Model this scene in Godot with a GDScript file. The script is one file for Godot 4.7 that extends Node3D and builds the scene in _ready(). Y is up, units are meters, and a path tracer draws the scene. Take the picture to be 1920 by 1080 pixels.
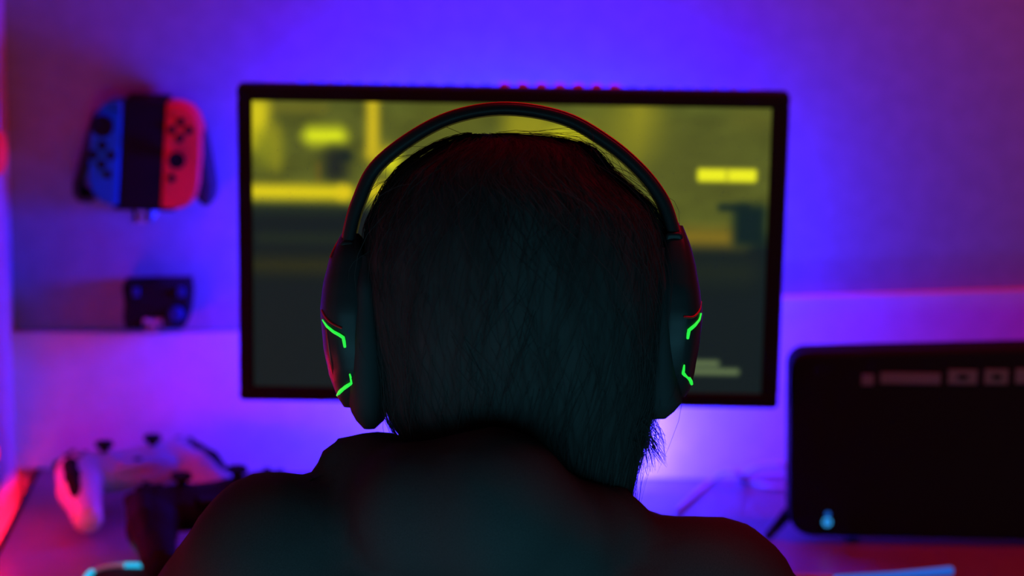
extends Node3D
# ---------------------------------------------------------------- camera numbers
const F := 5000.0            # focal length in pixels of the 1920 x 1080 frame
const EYE := Vector3(0, 1.527, 0)
const PITCH := -13.5
const ROLL := 0.9
const WALL := -2.5           # front face of the wall behind the desk
const DESK := 0.74           # height of the desk top
const HEAD_Z := -1.70
const LEAN := 0.24           # the head is bowed: its level rings drop towards the screen
const SIDE := -0.482         # face of the wall on the left
var view: Basis
var M := {}
var origin_of := {}
var taken := {}

# ---------------------------------------------------------------- pixels to places
func ray(px: float, py: float) -> Vector3:
	return view * Vector3((px - 960.0) / F, -(py - 540.0) / F, -1.0)

func P(px: float, py: float, z: float) -> Vector3:      # on the upright plane at depth z
	var d := ray(px, py)
	return EYE + d * ((z - EYE.z) / d.z)

func G(px: float, py: float, y: float) -> Vector3:      # on the level plane at height y
	var d := ray(px, py)
	return EYE + d * ((y - EYE.y) / d.y)

func flat(points: Array, z: float) -> PackedVector2Array:
	var out := PackedVector2Array()
	for p in points:
		var q := P(p[0], p[1], z)
		out.append(Vector2(q.x, q.y))
	return out

# ---------------------------------------------------------------- mesh building
class Shape:
	var v := PackedVector3Array()
	var n := PackedVector3Array()
	var uv := PackedVector2Array()
	var idx := PackedInt32Array()

	func vert(p: Vector3, nn: Vector3, t := Vector2.ZERO) -> int:
		v.append(p); n.append(nn); uv.append(t)
		return v.size() - 1

	func tri(a: int, b: int, c: int) -> void:              # front faces run clockwise
		var g := (v[c] - v[a]).cross(v[b] - v[a])
		if g.dot(n[a] + n[b] + n[c]) < 0.0:
			idx.append(a); idx.append(c); idx.append(b)
		else:
			idx.append(a); idx.append(b); idx.append(c)

	func quad(a: int, b: int, c: int, d: int) -> void:
		tri(a, b, c); tri(a, c, d)

	# outline in x, y pushed between z0 and z1 with rounded rims
	func slab(poly: PackedVector2Array, z0: float, z1: float, bevel := 0.002) -> Shape:
		var m := poly.size()
		var area := 0.0
		for i in m:
			area += poly[i].cross(poly[(i + 1) % m])
		var s := 1.0 if area > 0 else -1.0
		var out_n := PackedVector2Array()
		var miter := PackedFloat32Array()
		for i in m:
			var e0 := (poly[i] - poly[(i + m - 1) % m]).normalized()
			var e1 := (poly[(i + 1) % m] - poly[i]).normalized()
			var n0 := Vector2(e0.y, -e0.x) * s
			var n1 := Vector2(e1.y, -e1.x) * s
			var w := (n0 + n1).normalized()
			out_n.append(w)
			miter.append(1.0 / maxf(0.5, w.dot(n1)))
		var prof := []
		for k in 4:
			var a := PI / 2 * k / 3.0
			prof.append([bevel * (1 - sin(a)), z1 - bevel * (1 - cos(a)), sin(a), cos(a)])
		for k in 4:
			var a := PI / 2 * (1.0 - k / 3.0)
			prof.append([bevel * (1 - sin(a)), z0 + bevel * (1 - cos(a)), sin(a), -cos(a)])
		var first := []
		for r in prof:
			first.append(v.size())
			for i in m:
				var p: Vector2 = poly[i] - out_n[i] * miter[i] * r[0]
				vert(Vector3(p.x, p.y, r[1]), Vector3(out_n[i].x * r[2], out_n[i].y * r[2], r[3]).normalized())
		for r in prof.size() - 1:
			for i in m:
				var j := (i + 1) % m
				quad(first[r] + i, first[r] + j, first[r + 1] + j, first[r + 1] + i)
		var inner := PackedVector2Array()
		for i in m:
			inner.append(poly[i] - out_n[i] * miter[i] * bevel)
		var t := Geometry2D.triangulate_polygon(inner)
		for side in [[z1, 1.0], [z0, -1.0]]:
			var f := v.size()
			for p in inner:
				vert(Vector3(p.x, p.y, side[0]), Vector3(0, 0, side[1]))
			for k in range(0, t.size(), 3):
				tri(f + t[k], f + t[k + 1], f + t[k + 2])
		return self

	# box with rounded edges seen from z
	func box(lo: Vector3, hi: Vector3, bevel := 0.002) -> Shape:
		var c := minf(bevel * 1.5, minf(hi.x - lo.x, hi.y - lo.y) * 0.3)
		var poly := PackedVector2Array()
		for q in [[hi.x, hi.y, 0.0], [lo.x, hi.y, 90.0], [lo.x, lo.y, 180.0], [hi.x, lo.y, 270.0]]:
			var cx: float = q[0] - c if q[0] == hi.x else q[0] + c
			var cy: float = q[1] - c if q[1] == hi.y else q[1] + c
			for k in 4:
				var a := deg_to_rad(q[2] + 30.0 * k)
				poly.append(Vector2(cx + c * cos(a), cy + c * sin(a)))
		return slab(poly, lo.z, hi.z, minf(bevel, (hi.z - lo.z) * 0.4))

	# round bar along points, radius per point or one for all, closed by domes
	func tube(pts: Array, rad, seg := 8) -> Shape:
		var m := pts.size()
		var up := Vector3(0.31, 0.9, 0.27)
		var first := []
		for i in m:
			var d: Vector3 = (pts[mini(i + 1, m - 1)] - pts[maxi(i - 1, 0)]).normalized()
			up = (up - d * up.dot(d)).normalized()
			if up.length() < 0.1: up = d.cross(Vector3(1, 0, 0)).normalized()
			var w := d.cross(up)
			var r: float = rad[i] if rad is Array or rad is PackedFloat32Array else rad
			first.append(v.size())
			for k in seg:
				var a := TAU * k / seg
				var o := up * cos(a) + w * sin(a)
				vert(pts[i] + o * r, o)
		for i in m - 1:
			for k in seg:
				var l := (k + 1) % seg
				quad(first[i] + k, first[i] + l, first[i + 1] + l, first[i + 1] + k)
		for e in [0, m - 1]:
			var d2: Vector3 = (pts[0] - pts[1]).normalized() if e == 0 else (pts[m - 1] - pts[m - 2]).normalized()
			var r2: float = rad[e] if rad is Array or rad is PackedFloat32Array else rad
			var tip := vert(pts[e] + d2 * r2 * 0.8, d2)
			var mid := v.size()
			for k in seg:
				var o2: Vector3 = n[first[e] + k]
				vert(pts[e] + (o2 * 0.75 + d2 * 0.55) * r2, (o2 + d2).normalized())
			for k in seg:
				var l2 := (k + 1) % seg
				quad(first[e] + k, first[e] + l2, mid + l2, mid + k)
				tri(mid + k, mid + l2, tip)
		return self

	# profile [radius, height] turned about an axis through c
	func lathe(c: Vector3, axis: Vector3, prof: Array, seg := 20) -> Shape:
		axis = axis.normalized()
		var a := axis.cross(Vector3(0.2, 0.1, 1)).normalized()
		if a.length() < 0.1: a = axis.cross(Vector3(1, 0, 0)).normalized()
		var b := axis.cross(a)
		for i in prof.size() - 1:
			var p0: Array = prof[i]
			var p1: Array = prof[i + 1]
			var e := Vector2(p1[0] - p0[0], p1[1] - p0[1]).normalized()
			var nr := Vector2(e.y, -e.x)
			var f := v.size()
			for k in seg:
				var o := a * cos(TAU * k / seg) + b * sin(TAU * k / seg)
				var nn := o * nr.x + axis * nr.y
				vert(c + o * p0[0] + axis * p0[1], nn)
				vert(c + o * p1[0] + axis * p1[1], nn)
			for k in seg:
				var l := (k + 1) % seg
				quad(f + 2 * k, f + 2 * l, f + 2 * l + 1, f + 2 * k + 1)
		return self

	func disc(c: Vector3, axis: Vector3, r: float, h: float, round_by := 0.3) -> Shape:
		var b := h * round_by
		return lathe(c, axis, [[0.0, 0.0], [r, 0.0], [r, h - b], [r - b * 0.3, h - b * 0.3], [r - b, h], [0.0, h]], 18)

	# rings stacked in y: each row is y, x left, x right, z front, z back; sides bulge by power
	func loft(rows: Array, seg := 28, power := 2.4, noise: FastNoiseLite = null, amp := 0.0, lean := 0.0, about := 0.0) -> Shape:
		var first := []
		var m := rows.size()
		for i in m:
			var r: Array = rows[i]
			first.append(v.size())
			for k in seg:
				var a := TAU * k / seg
				var cx := signf(cos(a)) * pow(absf(cos(a)), 2.0 / power)
				var cz := signf(sin(a)) * pow(absf(sin(a)), 2.0 / power)
				var p := Vector3((r[1] + r[2]) / 2 + (r[2] - r[1]) / 2 * cx, r[0], (r[3] + r[4]) / 2 + (r[4] - r[3]) / 2 * cz)
				p.y += lean * (p.z - about)
				if noise:
					p += Vector3(cx, 0.15, cz).normalized() * amp * noise.get_noise_3d(p.x * 60.0, p.y * 14.0, p.z * 60.0)
				vert(p, Vector3.ZERO)
		for i in m:
			for k in seg:
				var a: Vector3 = v[first[i] + (k + 1) % seg] - v[first[i] + (k + seg - 1) % seg]
				var b: Vector3 = v[first[mini(i + 1, m - 1)] + k] - v[first[maxi(i - 1, 0)] + k]
				var nn := a.cross(b).normalized()
				var r2: Array = rows[i]
				var c := Vector3((r2[1] + r2[2]) / 2, r2[0] + lean * ((r2[3] + r2[4]) / 2 - about), (r2[3] + r2[4]) / 2)
				if nn.dot(v[first[i] + k] - c) < 0: nn = -nn
				n[first[i] + k] = nn
		for i in m - 1:
			for k in seg:
				var l := (k + 1) % seg
				quad(first[i] + k, first[i] + l, first[i + 1] + l, first[i + 1] + k)
		for e in [0, m - 1]:
			var d := Vector3(0, signf(rows[e][0] - rows[m - 1 - e][0]), 0)
			var r3: Array = rows[e]
			var mid := vert(Vector3((r3[1] + r3[2]) / 2, r3[0] + lean * ((r3[3] + r3[4]) / 2 - about), (r3[3] + r3[4]) / 2), d)
			var f := v.size()
			for k in seg:
				vert(v[first[e] + k], d)
			for k in seg:
				tri(mid, f + k, f + (k + 1) % seg)
		return self

	# a smooth surface round tapered bones [a, b, radius a, radius b], meshed as surface nets
	func nets(bones: Array, cell: float, k: float, noise: FastNoiseLite = null, amp := 0.0) -> Shape:
		var lo := Vector3.INF
		var hi := -Vector3.INF
		for b in bones:
			var r: float = maxf(b[2], b[3]) + 2.5 * cell
			for e in 2:
				lo = lo.min(b[e] - Vector3.ONE * r)
				hi = hi.max(b[e] + Vector3.ONE * r)
		var nx := int((hi.x - lo.x) / cell) + 2
		var ny := int((hi.y - lo.y) / cell) + 2
		var nz := int((hi.z - lo.z) / cell) + 2
		var f := PackedFloat32Array()
		f.resize(nx * ny * nz)
		f.fill(1.0)
		var sy := nx
		var sz := nx * ny
		for b in bones:
			var A: Vector3 = b[0]
			var BA: Vector3 = b[1] - b[0]
			var ra: float = b[2]
			var dr: float = b[3] - b[2]
			var inv := 1.0 / maxf(BA.dot(BA), 1e-9)
			var reach := maxf(b[2], b[3]) + k + 2.0 * cell
			var p0: Vector3 = (A.min(b[1]) - Vector3.ONE * reach - lo) / cell
			var p1: Vector3 = (A.max(b[1]) + Vector3.ONE * reach - lo) / cell
			for z in range(maxi(0, int(p0.z)), mini(nz, int(p1.z) + 2)):
				for y in range(maxi(0, int(p0.y)), mini(ny, int(p1.y) + 2)):
					var at := z * sz + y * sy
					for x in range(maxi(0, int(p0.x)), mini(nx, int(p1.x) + 2)):
						var q := lo + Vector3(x, y, z) * cell - A
						var h := clampf(q.dot(BA) * inv, 0.0, 1.0)
						var d := (q - BA * h).length() - ra - dr * h
						var o := f[at + x]
						var g := k - absf(d - o)
						if g > 0.0:
							f[at + x] = minf(d, o) - g * g / (4.0 * k)
						elif d < o:
							f[at + x] = d
		var where := PackedInt32Array()
		where.resize(f.size())
		where.fill(-1)
		var off := [0, 1, sy, sy + 1, sz, sz + 1, sz + sy, sz + sy + 1]
		var near := 2.0 * cell
		for z in nz - 1:
			for y in ny - 1:
				for x in nx - 1:
					var c := z * sz + y * sy + x
					if absf(f[c]) > near: continue
					var inside := 0
					for o in off:
						if f[c + o] < 0.0: inside += 1
					if inside == 0 or inside == 8: continue
					var sum := Vector3.ZERO
					var cnt := 0
					for e in 12:
						var axis := e >> 2
						var s := e & 3
						var c0: int
						if axis == 0: c0 = ((s & 1) << 1) | ((s & 2) << 1)
						elif axis == 1: c0 = (s & 1) | ((s & 2) << 1)
						else: c0 = s
						var c1 := c0 | (1 << axis)
						var d0 := f[c + off[c0]]
						var d1 := f[c + off[c1]]
						if (d0 < 0.0) == (d1 < 0.0): continue
						var t := d0 / (d0 - d1)
						var q0 := Vector3(c0 & 1, (c0 >> 1) & 1, (c0 >> 2) & 1)
						var q1 := Vector3(c1 & 1, (c1 >> 1) & 1, (c1 >> 2) & 1)
						sum += q0.lerp(q1, t)
						cnt += 1
					var g2 := Vector3(
						f[c + 1] + f[c + 1 + sy] + f[c + 1 + sz] + f[c + 1 + sy + sz] - f[c] - f[c + sy] - f[c + sz] - f[c + sy + sz],
						f[c + sy] + f[c + 1 + sy] + f[c + sy + sz] + f[c + 1 + sy + sz] - f[c] - f[c + 1] - f[c + sz] - f[c + 1 + sz],
						f[c + sz] + f[c + 1 + sz] + f[c + sy + sz] + f[c + 1 + sy + sz] - f[c] - f[c + 1] - f[c + sy] - f[c + 1 + sy]).normalized()
					var p := lo + (Vector3(x, y, z) + sum / cnt) * cell
					if noise:
						p += g2 * amp * noise.get_noise_3dv(p * 100.0)
					where[c] = vert(p, g2)
		for z in range(1, nz - 1):
			for y in range(1, ny - 1):
				for x in range(1, nx - 1):
					var c := z * sz + y * sy + x
					if absf(f[c]) > near: continue
					var a := f[c] < 0.0
					if a != (f[c + 1] < 0.0):
						link(where[c], where[c - sy], where[c - sy - sz], where[c - sz])
					if a != (f[c + sy] < 0.0):
						link(where[c], where[c - 1], where[c - 1 - sz], where[c - sz])
					if a != (f[c + sz] < 0.0):
						link(where[c], where[c - 1], where[c - 1 - sy], where[c - sy])
		return self

	func link(a: int, b: int, c: int, d: int) -> void:
		if a >= 0 and b >= 0 and c >= 0 and d >= 0:
			quad(a, b, c, d)

	func mesh(shift := Vector3.ZERO) -> ArrayMesh:
		var arr := []
		arr.resize(Mesh.ARRAY_MAX)
		var w := v
		if shift != Vector3.ZERO:
			w = PackedVector3Array()
			w.resize(v.size())
			for i in v.size(): w[i] = v[i] - shift
		arr[Mesh.ARRAY_VERTEX] = w
		arr[Mesh.ARRAY_NORMAL] = n
		arr[Mesh.ARRAY_TEX_UV] = uv
		arr[Mesh.ARRAY_INDEX] = idx
		var m := ArrayMesh.new()
		m.add_surface_from_arrays(Mesh.PRIMITIVE_TRIANGLES, arr)
		return m

# ---------------------------------------------------------------- things and parts
func numbered(called: String) -> String:
	taken[called] = taken.get(called, -1) + 1
	return called if taken[called] == 0 else "%s_%03d" % [called, taken[called]]

func thing(called: String, label: String, category: String, at: Vector3, group := "") -> Node3D:
	var o := Node3D.new()
	o.name = numbered(called)
	add_child(o)
	o.position = at
	o.set_meta("label", label)
	o.set_meta("category", category)
	if group: o.set_meta("group", group)
	origin_of[o] = at
	return o

# shapes are drawn in world places; a part's mesh is kept relative to its thing's base
func part(called: String, s: Shape, mat: Material, parent: Node, label := "", local := false) -> MeshInstance3D:
	var o := MeshInstance3D.new()
	o.name = called
	var at: Vector3 = Vector3.ZERO if local else origin_of.get(parent, Vector3.ZERO)
	o.mesh = s.mesh(at)
	o.material_override = mat
	parent.add_child(o, true)
	origin_of[o] = at
	if label: o.set_meta("label", label)
	return o

func one(called: String, s: Shape, mat: Material, label: String, category: String, at: Vector3, group := "") -> MeshInstance3D:
	var o := MeshInstance3D.new()
	o.name = numbered(called)
	o.mesh = s.mesh(at)
	o.material_override = mat
	add_child(o)
	o.position = at
	o.set_meta("label", label)
	o.set_meta("category", category)
	if group: o.set_meta("group", group)
	origin_of[o] = at
	return o

func struct(called: String, lo: Vector3, hi: Vector3, mat: Material, label: String, category: String) -> MeshInstance3D:
	var o := one(called, Shape.new().box(lo, hi, 0.001), mat, label, category, Vector3((lo.x + hi.x) / 2, lo.y, (lo.z + hi.z) / 2))
	o.set_meta("kind", "structure")
	return o

func mat(key: String, c: Color, rough := 0.6, spec := 0.5) -> StandardMaterial3D:     # c holds linear values
	var m := StandardMaterial3D.new()
	m.resource_name = key
	m.albedo_color = c.linear_to_srgb()
	m.roughness = rough
	m.metallic_specular = spec
	M[key] = m
	return m

func glow(key: String, c: Color, energy := 1.0) -> StandardMaterial3D:
	var m := mat(key, Color(0.02, 0.02, 0.02), 0.5)
	m.emission_enabled = true
	m.emission = c.linear_to_srgb()
	m.emission_energy_multiplier = energy
	return m

func grain(m: StandardMaterial3D, freq: float, lo: float, hi: float, scale: float, sd: int) -> void:
	var fn := FastNoiseLite.new()
	fn.seed = sd
	fn.frequency = freq
	fn.fractal_octaves = 4
	var t := NoiseTexture2D.new()
	t.width = 256
	t.height = 256
	t.seamless = true
	t.noise = fn
	var g := Gradient.new()
	g.set_color(0, Color(lo, lo, lo))
	g.set_color(1, Color(hi, hi, hi))
	t.color_ramp = g
	m.albedo_texture = t
	m.uv1_triplanar = true
	m.uv1_world_triplanar = true
	m.uv1_scale = Vector3.ONE * scale

func omni(called: String, at: Vector3, c: Color, energy: float, size: float, parent: Node = self) -> OmniLight3D:
	var l := OmniLight3D.new()
	l.name = called
	l.light_color = c.linear_to_srgb()
	l.light_energy = energy
	l.light_size = size
	l.omni_range = 12.0
	l.omni_attenuation = 2.0
	l.shadow_enabled = true
	parent.add_child(l, true)
	l.position = at - origin_of.get(parent, Vector3.ZERO)
	return l

func area(called: String, at: Vector3, towards: Vector3, size: Vector2, c: Color, energy: float, parent: Node = self) -> AreaLight3D:
	var l := AreaLight3D.new()
	l.name = called
	l.light_color = c.linear_to_srgb()
	l.light_energy = energy
	l.area_size = size
	l.area_range = 12.0
	l.shadow_enabled = true
	parent.add_child(l, true)
	l.position = at - origin_of.get(parent, Vector3.ZERO)
	l.basis = Basis.looking_at(towards, Vector3(0, 0, 1) if absf(towards.y) > 0.9 else Vector3.UP)
	return l

func smooth(pts: Array, per := 6) -> Array:               # Catmull-Rom through the points
	var out := []
	var m := pts.size()
	for i in m - 1:
		var a = pts[maxi(i - 1, 0)]
		var b = pts[i]
		var c = pts[i + 1]
		var d = pts[mini(i + 2, m - 1)]
		for k in per:
			var t := float(k) / per
			out.append(0.5 * (2.0 * b + (c - a) * t + (2.0 * a - 5.0 * b + 4.0 * c - d) * t * t + (3.0 * b - a - 3.0 * c + d) * t * t * t))
	out.append(pts[m - 1])
	return out

func rows_at(rows: Array, pick: float) -> Array:          # value row between two rows of numbers, by the first number
	for i in rows.size() - 1:
		if pick <= rows[i + 1][0]:
			var t := clampf((pick - rows[i][0]) / (rows[i + 1][0] - rows[i][0]), 0, 1)
			var s := t * t * (3 - 2 * t) * 0.4 + t * 0.6
			var out := []
			for k in rows[i].size(): out.append(lerpf(rows[i][k], rows[i + 1][k], s))
			return out
	return rows[rows.size() - 1]

# ================================================================ the scene
func _ready() -> void:
	view = Basis.from_euler(Vector3(deg_to_rad(PITCH), 0, deg_to_rad(ROLL)))
	var cam := Camera3D.new()
	cam.name = "camera"
	add_child(cam)
	cam.transform = Transform3D(view, EYE)
	var look := CameraAttributesPhysical.new()
	look.frustum_focal_length = 111.1
	look.frustum_focus_distance = 1.73
	look.exposure_aperture = 5.6
	look.frustum_near = 0.05
	look.frustum_far = 50.0
	cam.attributes = look
	cam.fov = rad_to_deg(2.0 * atan(540.0 / F))
	cam.current = true

	var world := WorldEnvironment.new()
	world.name = "world"
	var env := Environment.new()
	env.background_mode = Environment.BG_COLOR
	env.background_color = Color.BLACK
	env.tonemap_mode = Environment.TONE_MAPPER_LINEAR
	env.tonemap_exposure = 1.0
	env.sdfgi_enabled = true
	env.ssao_enabled = true
	env.ssil_enabled = true
	world.environment = env
	add_child(world)

	materials()
	room()
	lamps()
	desk()
	monitor()
	wall_devices()
	desk_things()
	display_panel()
	person()
	headset()

# ---------------------------------------------------------------- colours
const BLUE := Color(0.003, 0.013, 1.0)
const BAR := Color(0.05, 0.03, 1.0)
const RED := Color(1.0, 0.006, 0.05)
const TEAL := Color(0.15, 0.75, 1.0)

func materials() -> void:
	var w := mat("grey_wall_paint", Color(0.33, 0.33, 0.35), 0.85, 0.2)
	grain(w, 0.05, 0.93, 1.0, 3.0, 4)
	w = mat("white_wall_paint", Color(0.65, 0.65, 0.65), 0.85, 0.2)
	grain(w, 0.05, 0.93, 1.0, 3.0, 5)
	w = mat("lit_band_white", Color(0.75, 0.75, 0.77), 0.5, 0.3)  # lighter than the wall, in place of the light falling low on it
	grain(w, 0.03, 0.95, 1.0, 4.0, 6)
	w = mat("grey_laminate", Color(0.2, 0.2, 0.21), 0.35, 0.4)
	grain(w, 0.03, 0.94, 1.0, 4.0, 7)
	mat("dark_room_paint", Color(0.06, 0.06, 0.06), 0.9, 0.2)
	mat("dark_floor", Color(0.05, 0.045, 0.04), 0.6)
	mat("black_plastic", Color(0.016, 0.016, 0.017), 0.7, 0.12)
	mat("black_device", Color(0.014, 0.014, 0.015), 0.7, 0.12)
	mat("light_plastic", Color(0.5, 0.5, 0.52), 0.4, 0.3)
	mat("black_gloss", Color(0.025, 0.025, 0.027), 0.36, 0.3)
	mat("black_rubber", Color(0.035, 0.035, 0.037), 0.75, 0.3)
	mat("black_leather", Color(0.035, 0.035, 0.037), 0.8, 0.2)
	mat("white_plastic", Color(0.6, 0.6, 0.6), 0.35, 0.5)
	mat("blue_plastic", Color(0.004, 0.2, 0.5), 0.45, 0.3)
	mat("dim_blue_plastic", Color(0.01, 0.05, 0.2), 0.5, 0.3)
	mat("red_plastic", Color(0.97, 0.05, 0.035), 0.45, 0.3)
	mat("glint_and_plus_red", Color(0.6, 0.012, 0.02), 0.3, 0.4)  # painted headset highlights, and the plus button
	mat("pale_print", Color(0.2, 0.2, 0.2), 0.6, 0.3)
	mat("steel", Color(0.45, 0.45, 0.47), 0.35).metallic = 0.9
	mat("pad_cloth", Color(0.025, 0.025, 0.026), 0.95, 0.1)
	mat("milky_tube", Color(0.5, 0.5, 0.5), 0.35)
	mat("hair_black", Color(0.04, 0.039, 0.039), 0.85, 0.15)
	var h := mat("hoodie_cloth", Color(0.05, 0.05, 0.052), 0.95, 0.15)
	grain(h, 0.2, 0.8, 1.0, 14.0, 9)
	mat("trousers_cloth", Color(0.04, 0.04, 0.045), 0.95, 0.15)
	var sk := mat("skin", Color(0.42, 0.24, 0.17), 0.55, 0.35)
	sk.subsurf_scatter_enabled = true
	sk.subsurf_scatter_strength = 0.1
	glow("green_led", Color(0.02, 0.9, 0.06), 1.0)
	glow("cyan_led", Color(0.0, 0.55, 0.95), 1.0)
	glow("dim_cyan_led", Color(0.0, 0.1, 0.55), 1.0)
	glow("power_led", Color(0.01, 0.22, 0.9), 1.0)
	glow("power_led_ring", Color(0.03, 0.42, 1.0), 1.0)
	glow("blue_led", BLUE, 2.0)
	glow("red_led", Color(1.0, 0.01, 0.06), 0.35)
	glow("red_led_strip", RED, 1.5)
	glow("red_led_dim", Color(1.0, 0.01, 0.08), 0.45)
	glow("teal_fill", TEAL, 0.02)  # glow of the added fill panel

# ---------------------------------------------------------------- room
func room() -> void:
	var H := 2.6
	struct("wall_back", Vector3(-0.6, 0, WALL - 0.12), Vector3(2.9, H, WALL), M.grey_wall_paint, "smooth painted wall behind the monitor", "wall")
	struct("wall_left", Vector3(SIDE - 0.12, 0, WALL), Vector3(SIDE, H, 1.9), M.white_wall_paint, "white painted side wall meeting the wall behind the desk", "wall")
	struct("wall_right", Vector3(2.8, 0, WALL), Vector3(2.92, H, 1.9), M.dark_room_paint, "dark painted wall on the far side of the room", "wall")
	struct("wall_front", Vector3(-0.6, 0, 1.9), Vector3(2.92, H, 2.02), M.dark_room_paint, "dark painted wall facing the desk", "wall")
	struct("floor", Vector3(-0.6, -0.1, WALL - 0.12), Vector3(2.92, 0, 2.02), M.dark_floor, "dark floor of the room", "floor")
	struct("ceiling", Vector3(-0.6, H, WALL - 0.12), Vector3(2.92, H + 0.1, 2.02), M.dark_room_paint, "dark ceiling of the room", "ceiling")

# ---------------------------------------------------------------- lamps outside the picture
func lamps() -> void:
	# red strip under the ceiling, above and to the right of the desk
	var a := Vector3(0.62, 2.1, -2.05)
	var t := thing("ceiling_light_strip", "red light strip hanging under the ceiling above the desk", "light strip", a)
	part("housing", Shape.new().box(a + Vector3(-0.62, 0.012, -0.02), a + Vector3(0.62, 0.03, 0.02)), M.black_plastic, t)
	part("light_tube", Shape.new().box(a + Vector3(-0.61, 0, -0.015), a + Vector3(0.61, 0.012, 0.015)), M.red_led_strip, t)
	for s in [-0.55, 0.55]:
		part("hanger", Shape.new().tube([a + Vector3(s, 0.03, 0), Vector3(a.x + s, 2.6, a.z)], 0.002, 6), M.steel, t)
	area("strip_light", a + Vector3(0, -0.004, 0), Vector3(0, -1, 0), Vector2(1.2, 0.03), RED, 1.05, t)
	# red strip along the side wall just above the desk
	var b := Vector3(SIDE, 0.80, -1.90)
	t = thing("wall_light_strip", "red light strip running along the white side wall above the desk", "light strip", b)
	part("channel", Shape.new().box(b + Vector3(0, -0.008, -0.46), b + Vector3(0.006, 0.008, 0.46)), M.black_plastic, t)
	part("light_tube", Shape.new().box(b + Vector3(0.006, -0.006, -0.45), b + Vector3(0.012, 0.006, 0.45)), M.red_led_strip, t)
	area("strip_light", b + Vector3(0.014, 0, 0), Vector3(1, 0, 0), Vector2(0.90, 0.012), RED, 0.1, t)
	# red strip under the side edge of the desk, shining at the side wall
	var u := Vector3(SIDE + 0.05, DESK - 0.045, -2.21)
	t = thing("under_desk_light_strip", "red light strip under the desk edge facing the white side wall", "light strip", u)
	part("channel", Shape.new().box(u + Vector3(0.0, -0.008, -0.27), u + Vector3(0.01, 0.015, 0.27)), M.black_device, t)
	part("light_tube", Shape.new().box(u + Vector3(-0.005, -0.006, -0.265), u + Vector3(0.0, 0.006, 0.265)), M.red_led_strip, t)
	area("strip_light", u + Vector3(-0.007, 0, 0), Vector3(-1, 0.9, 0), Vector2(0.53, 0.012), RED, 0.14, t)
	# small round red lamp on the side wall
	var c := P(-14, 286, -2.40)
	c.x = SIDE
	t = thing("puck_lamp", "small round red lamp on the white side wall", "lamp", c)
	part("base", Shape.new().disc(c, Vector3(1, 0, 0), 0.024, 0.008), M.black_plastic, t)
	part("lamp_lens", Shape.new().disc(c + Vector3(0.008, 0, 0), Vector3(1, 0, 0), 0.021, 0.008, 0.9), M.red_led_dim, t)
	omni("puck_light", c + Vector3(0.04, 0, 0), RED, 0.0006, 0.015, t)
	# added teal fill panel behind the person, lifts the dark clothes and hair
	var d := Vector3(0.05, 0.83, -1.08)
	t = thing("teal_fill_panel", "added teal fill light panel on a floor stand behind the seated person", "screen", Vector3(d.x, 0, d.z))
	part("frame", Shape.new().box(d + Vector3(-0.36, -0.22, 0.0), d + Vector3(0.36, 0.22, 0.03), 0.004), M.black_plastic, t)
	part("fill_glass", Shape.new().box(d + Vector3(-0.345, -0.205, -0.003), d + Vector3(0.345, 0.205, 0.001), 0.001), M.teal_fill, t)
	part("pole", Shape.new().tube([Vector3(d.x, 0.02, d.z + 0.04), d + Vector3(0, 0, 0.04)], 0.015, 12), M.steel, t)
	part("base", Shape.new().lathe(Vector3(d.x, 0, d.z + 0.04), Vector3.UP, [[0, 0.0], [0.18, 0.0], [0.18, 0.012], [0.03, 0.03], [0, 0.03]], 28), M.steel, t)
	area("panel_light", d + Vector3(0, 0, -0.006), Vector3(0, 0, -1), Vector2(0.68, 0.4), TEAL, 0.17, t)  # added teal fill on the person's back

# ---------------------------------------------------------------- desk
func desk() -> void:
	var back := WALL + 0.002
	var bl := G(79, 873, DESK)
	var fl := G(2, 1028, DESK)
	var slope := (fl.x - bl.x) / (fl.z - bl.z)
	var front := -1.88
	var xl0 := bl.x + slope * (back - bl.z)
	var xl1 := maxf(bl.x + slope * (front - bl.z), SIDE + 0.012)
	var t := thing("desk", "desk with a dark edge standing against the wall", "desk", Vector3(0.35, 0, -2.2))
	# the top is drawn lying in x, y and turned down
	var poly := PackedVector2Array([Vector2(xl0, -back), Vector2(xl1, -front), Vector2(1.25, -front), Vector2(1.25, -back)])
	var s := Shape.new().slab(poly, DESK - 0.025, DESK, 0.002)
	lay(s)
	part("desktop", s, M.grey_laminate, t)
	s = Shape.new().slab(PackedVector2Array([Vector2(xl0 - 0.0035, -back), Vector2(xl1 - 0.0035, -front), Vector2(xl1 + 0.0, -front), Vector2(xl0 + 0.0, -back)]), DESK - 0.026, DESK + 0.0015, 0.0005)
	lay(s)
	part("edge_band", s, M.black_plastic, t, "dark edge band of the desk top")
	for q in [Vector2(-0.40, -2.44), Vector2(-0.40, -1.94), Vector2(1.19, -2.44), Vector2(1.19, -1.94)]:
		part("leg", Shape.new().tube([Vector3(q.x, 0.012, q.y), Vector3(q.x, DESK - 0.03, q.y)], 0.02, 12), M.steel, t)
	# added boards: their white stands in for the brighter lit band of wall
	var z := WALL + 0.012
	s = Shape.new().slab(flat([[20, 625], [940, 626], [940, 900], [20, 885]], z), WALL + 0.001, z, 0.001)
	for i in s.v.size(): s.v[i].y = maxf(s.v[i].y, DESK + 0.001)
	one("lit_band_board", s, M.lit_band_white, "low white board added for the brighter lit band of wall behind the gamepads", "board", Vector3(-0.22, DESK, z))
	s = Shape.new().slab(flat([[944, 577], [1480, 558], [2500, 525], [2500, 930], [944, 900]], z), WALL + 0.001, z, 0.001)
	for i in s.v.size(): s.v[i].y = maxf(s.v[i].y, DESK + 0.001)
	one("lit_band_board", s, M.lit_band_white, "taller white board added for the brighter lit band of wall behind the black panel", "board", Vector3(0.35, DESK, z))

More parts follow.
